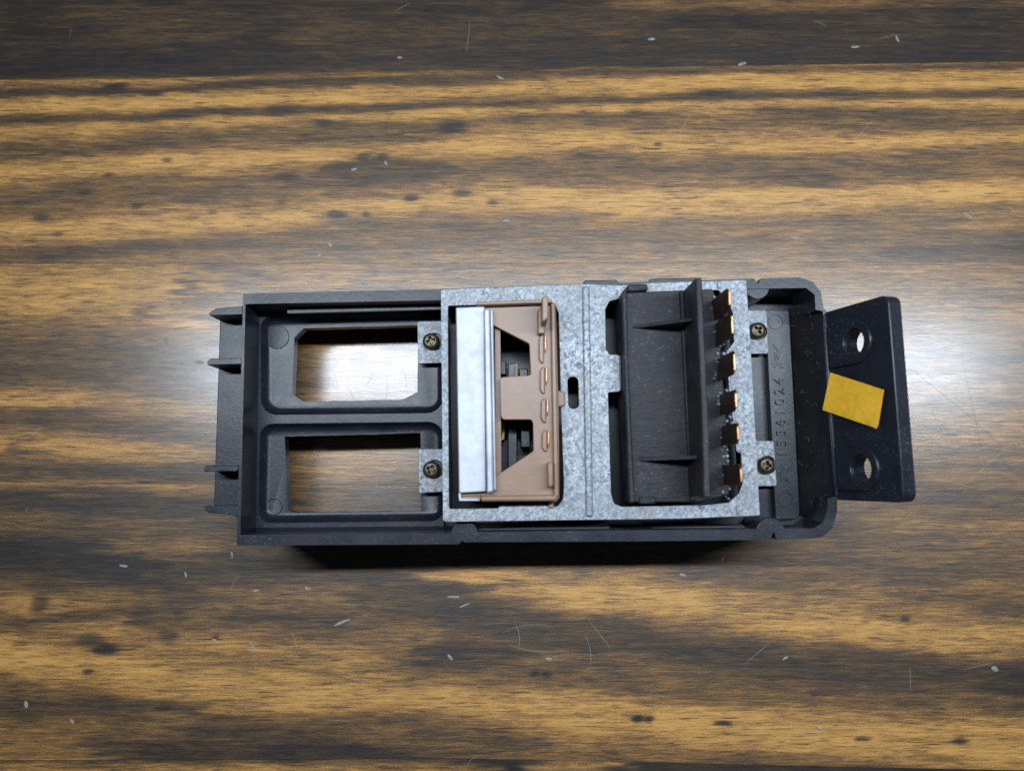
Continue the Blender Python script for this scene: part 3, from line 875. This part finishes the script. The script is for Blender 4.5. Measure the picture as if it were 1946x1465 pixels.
# yellow tape
q = [fl_pt(*p) for p in ((1585, 708), (1687, 741), (1676, 809), (1672, 815), (1668, 812), (1570, 779))]
mb = MB(); mb.M = FM
mb.prism([(a_[0], a_[1]) for a_ in q], 1.30, 1.40)
tape = tag(mb.build('tape', M_tape, root, 0.0, smooth=False), 'yellow film tape stuck on the black end flange')
for k, (t0, t1) in enumerate([(.28, .36), (.56, .60)]):
    a_ = Vector(q[0]).lerp(Vector(q[1]), t0); b_ = Vector(q[5]).lerp(Vector(q[3]), t1)
    b_ = a_.lerp(b_, (.75, .45)[k]) if k == 0 else b_
    a_ = a_ if k == 0 else b_.lerp(a_, .4)
    d_ = (b_ - a_).normalized(); n_ = Vector((-d_.y, d_.x)) * .05
    mb = MB(); mb.M = FM
    mb.prism([tuple(a_ - n_), tuple(b_ - n_ * .3), tuple(b_ + n_ * .3), tuple(a_ + n_)], 1.38, 1.43)
    mb.build('crease', M_trace, tape, 0.0)

# ------------------------------------------------------------------ galvanized bracket
plate_px = [(838, 553), (844, 550.5), (1000, 544), (1110, 540), (1180, 543), (1240, 538), (1418, 532.5), (1426, 650), (1444, 979), (1300, 985), (1140, 987), (848, 991), (842, 988)]
open1 = [(851, 581), (1042, 575), (1056, 580), (1062, 596), (1067, 790), (1072, 925), (1070, 948), (1060, 962), (1048, 963), (1041, 956), (950, 958), (947, 966), (853, 967)]
open2 = [(1150, 588), (1158, 572), (1174, 568), (1190, 556), (1366, 551), (1385, 575), (1393, 596), (1395, 650), (1381, 668), (1386, 745), (1393, 800), (1400, 858), (1409, 862), (1411, 920),
         (1404, 938), (1385, 955), (1340, 960), (1182, 963), (1167, 957), (1161, 938), (1155, 745), (1178, 744), (1176, 674), (1158, 674), (1151, 664)]
slot = rounded(UL([(1078, 716), (1099, 715), (1101, 776), (1080, 778)], Z_PLATE), 1.5, 6)
mb = MB()
pp = UL(plate_px, Z_PLATE)
mb.prism(pp, Z_PLATE - 1.2, Z_PLATE, [rounded(UL(open1, Z_PLATE), 0.6, 3), rounded(UL(open2, Z_PLATE), 0.7, 3), slot])
# legs
lt = UL([(838.5, 554), (844, 988)], Z_PLATE)
rt = UL([(1418, 534), (1444, 977)], Z_PLATE)
mb.prism([lt[0], (lt[0][0] + 1.25, lt[0][1]), (lt[1][0] + 1.25, lt[1][1]), lt[1]], Z_FLOOR, Z_PLATE - 1.15)
mb.prism([(rt[0][0] - 1.25, rt[0][1]), rt[0], rt[1], (rt[1][0] - 1.25, rt[1][1])], Z_FLOOR, Z_PLATE - 1.15)
bracket = mb.build('bracket', M_galv, root, 0.3)
tag(bracket, 'mottled galvanized steel bracket plate')
# pressed crease across the plate
cr = UL([(1106, 545), (1120, 545), (1127, 982), (1113, 982)], Z_PLATE)
MB().prism(cr, Z_PLATE - .9, Z_PLATE + .85).build('pressed_crease', M_galv, bracket, 0.7, 4)
for px_, hgt in (([(1362, 537), (1369, 537), (1371, 549), (1364, 549)], .5), ([(1398, 960), (1402, 960), (1404, 978), (1400, 978)], .3)):
    MB().prism(UL(px_, Z_PLATE), Z_PLATE - .5, Z_PLATE + hgt).build('pressed_crease', M_galv, bracket, 0.2)
tong = UL([(1157, 676), (1181, 676), (1181, 742), (1158, 743)], Z_PLATE - 2)
MB().prism(tong, Z_PLATE - 3, Z_PLATE - 2).build('spring_tongue', M_galv, bracket, 0.2)
feet = [([(793, 611), (848, 610), (850, 689), (795, 691)], (820, 650)), ([(795, 853), (850, 853), (852, 934), (796, 937)], (820.5, 892)),
        ([(1400, 590), (1456, 590), (1460, 672), (1404, 672)], (1436, 630)), ([(1415, 838), (1470, 838), (1476, 923), (1420, 924)], (1453, 884))]
Z_FT = Z_FLOOR + 1.3
screw_mesh = None
for poly, sc in feet:
    c = U(*sc, Z_FT)
    hole = [(p[0] + .9, p[1] + .1) for p in circle(c, 2.9, 20)]
    pf = rounded(UL(poly, Z_FT), 0.6, 4)
    MB().prism(pf, Z_FLOOR + .02, Z_FT, [hole]).build('mounting_foot', M_galv, bracket, 0.2)
    # plastic post that the foot is screwed to
    pw = offset(UL(poly, Z_FLOOR), 0.4)
    MB().prism(pw, 19.0, Z_FLOOR - .05).build('screw_post', M_black, root, 0.1)
    # screw
    if screw_mesh is None:
        mb = MB()
        def plus(s, w, rot=0.3):
            pts = [(w, w), (w, s), (-w, s), (-w, w), (-s, w), (-s, -w), (-w, -w), (-w, -s), (w, -s), (w, -w), (s, -w), (s, w)]
            return [(x * math.cos(rot) - y * math.sin(rot), x * math.sin(rot) + y * math.cos(rot)) for x, y in pts]
        prof = [(2.55, 0), (2.7, .4), (2.68, 1.3), (2.5, 1.9), (2.1, 2.35), (1.75, 2.5)]
        mb.loft([[(x, y, z) for x, y in circle((0, 0), r, 28)] for r, z in prof])
        pl_ = rounded(plus(1.42, 0.46), 0.16, 2)
        vs, fs = cdt(circle((0, 0), 1.75, 28), [pl_])
        mb.add([(p.x, p.y, 2.5) for p in vs], fs)
        mb.loft([[(x, y, 2.5) for x, y in pl_], [(x * .7, y * .7, .9) for x, y in pl_]], False, True)
        mb.prism(circle((0, 0), 1.7, 16), -6, .05)
        o = mb.build('screw', M_screw, root, 0.12)
        screw_mesh = o.data
        off0 = WLOC[o.name].copy()
    else:
        o = bpy.data.objects.new('screw', screw_mesh); col.objects.link(o); o.parent = root
        m = o.modifiers.new('edge', 'BEVEL'); m.width = .12 * MM; m.segments = 2; m.limit_method = 'ANGLE'; m.angle_limit = math.radians(32)
        o.rotation_euler.z = random.uniform(-.5, .9)
    w = off0 + Vector((c[0], c[1], Z_FT)) * MM
    WLOC[o.name] = w
    o.location = w - WLOC['switch_housing']

# ------------------------------------------------------------------ brown connector
ZB = 45.0
frame_px = [(906, 576), (1046, 571), (1056, 580), (1058, 640), (1062, 800), (1063, 945), (1056, 954), (916, 953), (914, 940), (926, 940), (926, 588), (907, 590)]
hole_a = [(931.5, 615), (1006, 653), (1009, 713), (952, 717), (950, 724), (952, 790), (956, 797), (1009, 797), (1013, 803), (1014, 857), (946, 902), (931.5, 912)]
mb = MB()
mb.prism(rounded(UL(frame_px, ZB), 0.5, 3), ZB - 3.0, ZB, [rounded(UL(hole_a, ZB), 0.7, 4)])
brown = mb.build('brown_connector', M_brown, root, 0.25)
tag(brown, 'brown plastic connector frame clipped into the bracket')
# skirt of the connector reaching into the opening
mb = MB()
sk_o = UL([(940, 590), (1054, 585), (1060, 944), (942, 944)], ZB)
sk_o = sk_o
mb.prism(sk_o, 29, ZB - 2.5, [offset(sk_o, 1.6)])
mb.build('connector_skirt', M_brown, brown, 0.0)


def bar(name, px, z, z0, z1, mat, parent, bev=0.3):
    return MB().prism(UL(px, z), z0, z1).build(name, mat, parent, bev)


bar('edge_rail', [(907, 573), (1048, 568.5), (1050, 575), (907, 580)], 48, ZB - 1, 48, M_brown, brown)
bar('edge_rail', [(912, 942), (1060, 940), (1058, 952), (914, 953)], 47, ZB - 1, 47, M_brown, brown, 0.6)
bar('edge_rail', [(1046, 574), (1056, 576), (1063, 944), (1052, 944)], 46.6, ZB - 1, 46.6, M_brown, brown, 0.5)
# posts
bar('post', [(1030, 564), (1042, 562), (1042, 604), (1032, 612), (1030, 606)], 56, ZB - 1, 56, M_brown, brown, 0.35)
bar('post', [(1021, 590), (1030, 585), (1036, 634), (1022, 634)], 48, ZB - 1, 48, M_brown, brown, 0.4)
bar('post', [(1040, 878), (1051, 877), (1052, 924), (1041, 926)], 49.5, ZB - 1, 49.5, M_brown, brown, 0.5)
bar('post', [(1041, 953), (1052, 951), (1053, 965), (1044, 965)], 42, 30, 42, M_brown, brown, 0.3)
bar('latch_tab', [(1054, 740), (1073, 744), (1074, 771), (1055, 775)], 41.5, 36, 41.5, M_brown, brown, 0.4)
for v0, v1, u in [(637, 690, 1033), (698, 748, 1035), (757, 803, 1037), (817, 858, 1039)]:
    bar('contact_rib', [(u - 9, v0 + 6), (u - 3, v0 - 2), (u + .5, v0), (u + .5, v1), (u - 4, v1), (u - 9, v1 - 8)], ZB + 1.0, ZB - 1, ZB + 1.0, M_brown, brown, 0.6)
    bar('copper_contact', [(u + 1.5, v0), (u + 5, v0), (u + 5.5, v0 + 24), (u + 2.5, v0 + 34)], ZB + 1.2, ZB - 2, ZB + 1.2, M_copper, brown, 0.2)
# aluminium strip with its raised rail
alu = bar('aluminium_strip', [(866, 584), (921, 582), (924, 934), (872, 937)], 46.6, ZB - 0.6, 46.6, M_alu, brown, 0.35)
bar('raised_rail', [(919, 587), (931, 586), (938, 934), (925, 937)], 49.0, ZB - .5, 49.0, M_alu, alu, 0.5)
bar('flat_rail', [(931, 588), (937, 588), (943, 931), (938, 932)], 47.6, ZB - .5, 47.6, M_alu, alu, 0.3)
bar('end_clip', [(871, 936), (876, 936), (876, 947), (912, 947), (912, 952), (872, 952)], 45.6, ZB - 2.5, 45.6, M_alu, alu, 0.2)
bar('end_block', [(876, 936), (914, 936), (914, 948), (876, 948)], 43.5, 38, 43.5, M_brown, brown, 0.2)
mb = MB()
s = UL([(868, 586), (934, 584), (938, 940), (874, 942)], ZB - 1)
mb.prism(s, 30, ZB - .7, [offset(s, 1.2)]).build('connector_skirt', M_brown, brown, 0.0)
# parts seen deep inside the opening
bar('inner_block', [(965, 690), (983, 690), (983, 900), (965, 900)], 30, 21, 30, M_black, root, 0.3)
bar('inner_block', [(986, 700), (1003, 700), (1008, 850), (990, 850)], 32, 21, 32, M_black, root, 0.3)
bar('inner_block', [(940, 686), (962, 686), (962, 712), (940, 712)], 28, 21, 28, M_black, root, 0.3)
bar('brass_strip', [(980, 691), (983, 691), (983, 730), (980, 730)], 33, 22, 33, M_trace, root, 0.0)
bar('brass_strip', [(956, 795), (960, 795), (958, 834), (944, 842), (944, 838), (954, 831)], 31, 22, 31, M_trace, root, 0.0)

# ------------------------------------------------------------------ black connector
ZK = 43.0
body_px = [(1188, 556), (1355, 549), (1362, 570), (1378, 760), (1388, 900), (1386, 940), (1330, 954), (1200, 954)]
mb = MB()
mb.prism(rounded(UL(body_px, ZK), 0.5, 3), 26, ZK)
blackc = mb.build('black_connector', M_conn, root, 0.35)
tag(blackc, 'black plastic connector with a tall wall')
bar('rim', [(1181, 556), (1191, 546), (1195, 700), (1207, 955), (1196, 956), (1186, 700)], 45.5, 30, 45.5, M_conn, blackc, 0.5)
bar('locating_pad', [(1192, 541), (1230, 539), (1232, 552), (1193, 554)], 43.6, 36, 43.6, M_conn, blackc, 0.5)
bar('locating_pad', [(1214, 944), (1247, 943), (1247, 957), (1215, 958)], 43.6, 36, 43.6, M_conn, blackc, 0.5)
# tall wall: base and crest lines
wb = UL([(1322, 527.5), (1334, 528), (1342, 700), (1347, 800), (1351, 944), (1338, 946), (1334, 800), (1330, 700)], 60)
wall2 = MB().prism(wobble(wb, .06, 3), ZK - 4, 60.0).build('tall_wall', M_conn, blackc, 0.4)
# step at the foot of the wall
bar('wall_step', [(1292, 553), (1305, 552), (1324, 950), (1312, 951)], 44.4, ZK - 1, 44.4, M_conn, blackc, 0.3)
# gusset ribs
for (ub, vb, ue, ve, w) in [(1196, 621, 1290, 621, 1.0), (1206, 872, 1312, 869, 1.25)]:
    a_ = Vector((*U(ub, vb, ZK), 0)); b_ = Vector((*U(ue + 16, ve, ZK), 0))
    mb = MB()
    n = Vector((0, w / 2, 0))
    tri = lambda s: [(a_.x, a_.y + s, ZK - .3), (b_.x, b_.y + s, ZK - .3), (b_.x, b_.y + s, ZK + 11.5), (a_.x + 2, a_.y + s, ZK + .5)]
    mb.loft([tri(-w / 2), tri(w / 2)], True, True)
    mb.build('gusset_rib', M_conn, blackc, 0.2)
# six copper blades
blades = [(1355, 590, 36), (1360, 637, 42), (1364, 703, 40), (1368, 770, 36), (1371, 828, 34), (1374, 902, 34)]
ZT0, ZT1 = ZK, 59.0
for i, (u, v, w) in enumerate(blades):
    x, y = U(u, v, ZT0)
    hw = w / 2 * (CAM_H - ZT0) / F_PX
    mb = MB()
    th = 0.65
    lean = random.uniform(-.5, .9)
    hw *= 1.1
    prof = [(-hw, ZT0 - 3), (hw, ZT0 - 3), (hw, ZT1 - 1.2), (hw - 1.2, ZT1), (-hw + 1.2, ZT1), (-hw, ZT1 - 1.2)]
    prof = rounded(prof, [0, 0, .9, .9, .9, .9], 3)
    sk = random.uniform(-.10, .10)
    mb.loft([[(x + lean * (z - ZT0) / 16 + p * sk, y + p, z) for p, z in prof], [(x + th + lean * (z - ZT0) / 16 + p * sk, y + p, z) for p, z in prof]], True, True)
    bl = mb.build('copper_blade', M_copper_old, blackc, 0.18)
    mb = MB()
    e = hw - 1.0
    mb.prism([(x + lean + .0, y - e), (x + lean + th + .08, y - e), (x + lean + th + .08, y + e), (x + lean + .0, y + e)], ZT1 - 1.0, ZT1 + .08)
    mb.build('bright_edge', M_copper, bl, 0.25)

mb = MB()
for k in range(75):
    v = random.uniform(560, 948)
    u = random.gauss(1362, 7) + (v - 560) * .055
    if not (1344 + (v - 560) * .05 < u < 1376 + (v - 560) * .06):
        continue
    x, y = U(u, v, ZK)
    r = random.uniform(.25, .8)
    base = circle((x, y), r, 6)
    mb.loft([[(p[0], p[1], ZK - .1) for p in base], [(x + (p[0] - x) * random.uniform(.4, .8), y + (p[1] - y) * random.uniform(.4, .8), ZK + r * random.uniform(.5, 1.0)) for p in base]], False, True)
tag(mb.build('crusty_deposit', simple('crust', (0.15, 0.155, 0.18), 0.45, 0.0, 0.7, 600, 0.5), blackc, 0.0), kind='stuff')

# ------------------------------------------------------------------ lint inside the end of the housing
mb = MB()
def fibre(mb, p, L, r, curl, tilt):
    n = 5; pts = []
    a = random.uniform(0, 6.28)
    q = Vector(p)
    for k in range(n + 1):
        pts.append(q.copy())
        q = q + Vector((math.cos(a), math.sin(a), tilt * random.uniform(-1, 1))) * (L / n)
        a += random.uniform(-curl, curl)
    rings = []
    for p_ in pts:
        rings.append([(p_.x + r * math.cos(t), p_.y + r * math.sin(t) * .8, p_.z + r * math.sin(t)) for t in (0, 2.1, 4.2)])
    mb.loft(rings)
for k in range(26):
    u = random.uniform(1508, 1545); v = random.uniform(590, 985)
    f = (u - 1508) / 40
    z = 25 + f * 10
    x, y = U(u + (v - 600) * .055, v, z)
    fibre(mb, (x, y, z + .6), random.uniform(.6, 2.2), .022, .5, .2)
for k in range(14):
    u = random.uniform(1470, 1520); v = random.uniform(590, 990)
    x, y = U(u, v, Z_FLOOR)
    fibre(mb, (x, y, Z_FLOOR + .15), random.uniform(.5, 1.6), .02, .5, .05)
tag(mb.build('lint', M_fibre, root, 0.0), kind='stuff')

# ------------------------------------------------------------------ pale flakes lying on the table
def flake_mesh(seed):
    r = random.Random(seed)
    n, m = 9, 4
    top = []
    mb = MB()
    rings = []
    bend = r.uniform(-.35, .35)
    for i in range(n):
        t = i / (n - 1) * 2 - 1
        w = max(.04, (1 - t * t) ** .6) * (1 + r.uniform(-.15, .15))
        yb = bend * (t * t) 
        zc = .18 + .16 * abs(t) ** 1.5 * r.uniform(.4, 1.4)
        rings.append([(t, yb + w * .9 * math.cos(a), (zc + .22 * w * math.sin(a))) for a in (0, 1.05, 2.1, 3.14, 4.2, 5.24)])
    mb.loft(rings, True, True)
    return mb


flakes = [(690, 537, 12, 5, 35), (1513, 453, 13, 4, 3), (315, 648, 9, 4, 85), (378, 688, 12, 5, 5), (962, 420, 11, 4, 10), (962, 476, 10, 3, -15), (628, 466, 6, 4, 40), (606, 485, 7, 4, -30),
          (697, 487, 6, 4, 20), (795, 495, 9, 3, 30), (733, 310, 7, 4, 60), (935, 541, 6, 5, 0), (1840, 410, 18, 3, 28), (1410, 122, 12, 4, -18), (1238, 75, 10, 4, -5), (950, 148, 11, 4, 25),
          (441, 1054, 9, 4, 80), (235, 1075, 11, 4, 8), (407, 1216, 7, 3, 5), (487, 1122, 8, 2.5, 0), (585, 1118, 7, 3, 15), (650, 1182, 22, 3, -22), (862, 1134, 16, 2.5, 3), (883, 1150, 14, 2.5, -22),
          (1043, 1252, 8, 3, 10), (1297, 1092, 8, 3, 15), (1373, 1062, 9, 3, -60), (1558, 1384, 6, 5, 0), (1492, 1250, 8, 4, -30), (50, 1338, 9, 4, 75), (137, 1370, 7, 4, 50), (1607, 961, 8, 3, 0),
          (353, 1092, 8, 3, 75), (855, 1248, 9, 3, 45), (480, 1228, 14, 3, 60), (673, 322, 9, 3, -15), (760, 110, 7, 3, 0), (1625, 90, 12, 3, -4), (1705, 75, 10, 3, 70), (1890, 1270, 9, 5, 20)]
for i, (u, v, a_, b_, ang) in enumerate(flakes):
    x, y = U(u, v, 0)
    mb = flake_mesh(i)
    k = 5.2
    t = -math.radians(ang)
    L, W = a_ / k * .75, b_ / k * (.55 + .4 * random.random())
    mb.v = [Vector((x + p.x * L * math.cos(t) - p.y * W * math.sin(t), y + p.x * L * math.sin(t) + p.y * W * math.cos(t), max(.005, p.z * W * .9))) for p in mb.v]
    o = mb.build('flake', M_flake, None)
    shape_ = 'long thin pale sliver' if a_ >= 14 else ('roundish pale speck' if b_ >= 4.5 or a_ <= 7 else 'short pale flake')
    where_ = 'the darkest plank of the table' if v < 150 else ('the striped tan plank of the table' if v < 500 else ('the table plank under the black housing' if v < 915 else 'the mottled plank below the housing shadow'))
    tag(o, shape_ + ' of debris lying on ' + where_, 'flake', shape_ + 's on ' + where_)

# ------------------------------------------------------------------ scratches in the varnish
def ribbon(mb, pts, w, z=0.015):
    P = [Vector(U(u, v, 0)) for u, v in pts]
    n = len(P)
    row = []
    for i, p in enumerate(P):
        d = (P[min(n - 1, i + 1)] - P[max(0, i - 1)]).normalized()
        k = w / 2 * (0.25 + 0.75 * math.sin(math.pi * (i + .5) / n))
        nn = Vector((-d.y, d.x)) * k
        row.append((p - nn, p + nn))
    vs = []
    for a_, b_ in row:
        vs += [(a_.x, a_.y, z), (b_.x, b_.y, z)]
    mb.add(vs, [(2 * i, 2 * i + 2, 2 * i + 3, 2 * i + 1) for i in range(n - 1)])


def arc(u, v, L, ang, bend, n=7):
    a_ = math.radians(ang)
    out = []
    for i in range(n):
        t_ = i / (n - 1) - .5
        x_ = L * t_; y_ = bend * L * (t_ * t_ - .08)
        out.append((u + x_ * math.cos(a_) - y_ * math.sin(a_), v + x_ * math.sin(a_) + y_ * math.cos(a_)))
    return out


M_sc_l = simple('varnish_scratch', (0.30, 0.29, 0.28), 0.5)
M_sc_d = simple('grimy_scratch', (0.030, 0.022, 0.016), 0.5)
ml, md = MB(), MB()
for a_ in [(1790, 805, 190, -52, .02), (1880, 880, 120, -42, .02), (640, 735, 60, 80, .1), (1905, 780, 70, 62, .1), (1440, 1240, 60, -40, 0), (1140, 1205, 70, 52, .02), (1120, 1235, 60, 80, .3),
           (890, 70, 60, 96, .05), (765, 14, 34, -28, .1), (1690, 70, 40, -12, .1), (1560, 45, 26, 30, .1), (1860, 1265, 60, -14, .02), (560, 1215, 30, 70, .2), (285, 780, 60, 75, .2), (1000, 1190, 90, -8, .35),
           (1020, 1235, 110, 6, -.25), (985, 1205, 50, 80, .4), (1730, 1290, 50, 88, 0), (1640, 250, 60, -50, .05), (1300, 240, 50, -60, .05)]:
    ribbon(ml, arc(*a_), .10)
for a_ in [(1860, 830, 290, 78, .03), (1815, 770, 240, 40, .05), (1930, 900, 90, 45, 0), (1770, 950, 130, -28, .1), (700, 725, 40, 120, .3), (735, 740, 50, 95, .2), (770, 720, 40, 80, .4), (665, 745, 30, 60, .5),
           (300, 1000, 60, 80, .1), (290, 770, 40, 120, .4), (390, 825, 20, 40, .1), (1690, 1010, 60, -40, .1), (720, 925, 40, 100, .1), (600, 870, 50, 125, .2)]:
    ribbon(md, arc(*a_), .10)
for k in range(45):
    u, v = random.uniform(0, 1946), random.uniform(0, 1465)
    ribbon(random.choice((ml, md)), arc(u, v, random.uniform(8, 42), random.uniform(0, 180), random.uniform(-.4, .4), 5), random.uniform(.05, .10), 0.013)
tag(ml.build('pale_scratches', M_sc_l, table), kind='stuff')
tag(md.build('dark_scratches', M_sc_d, table), kind='stuff')
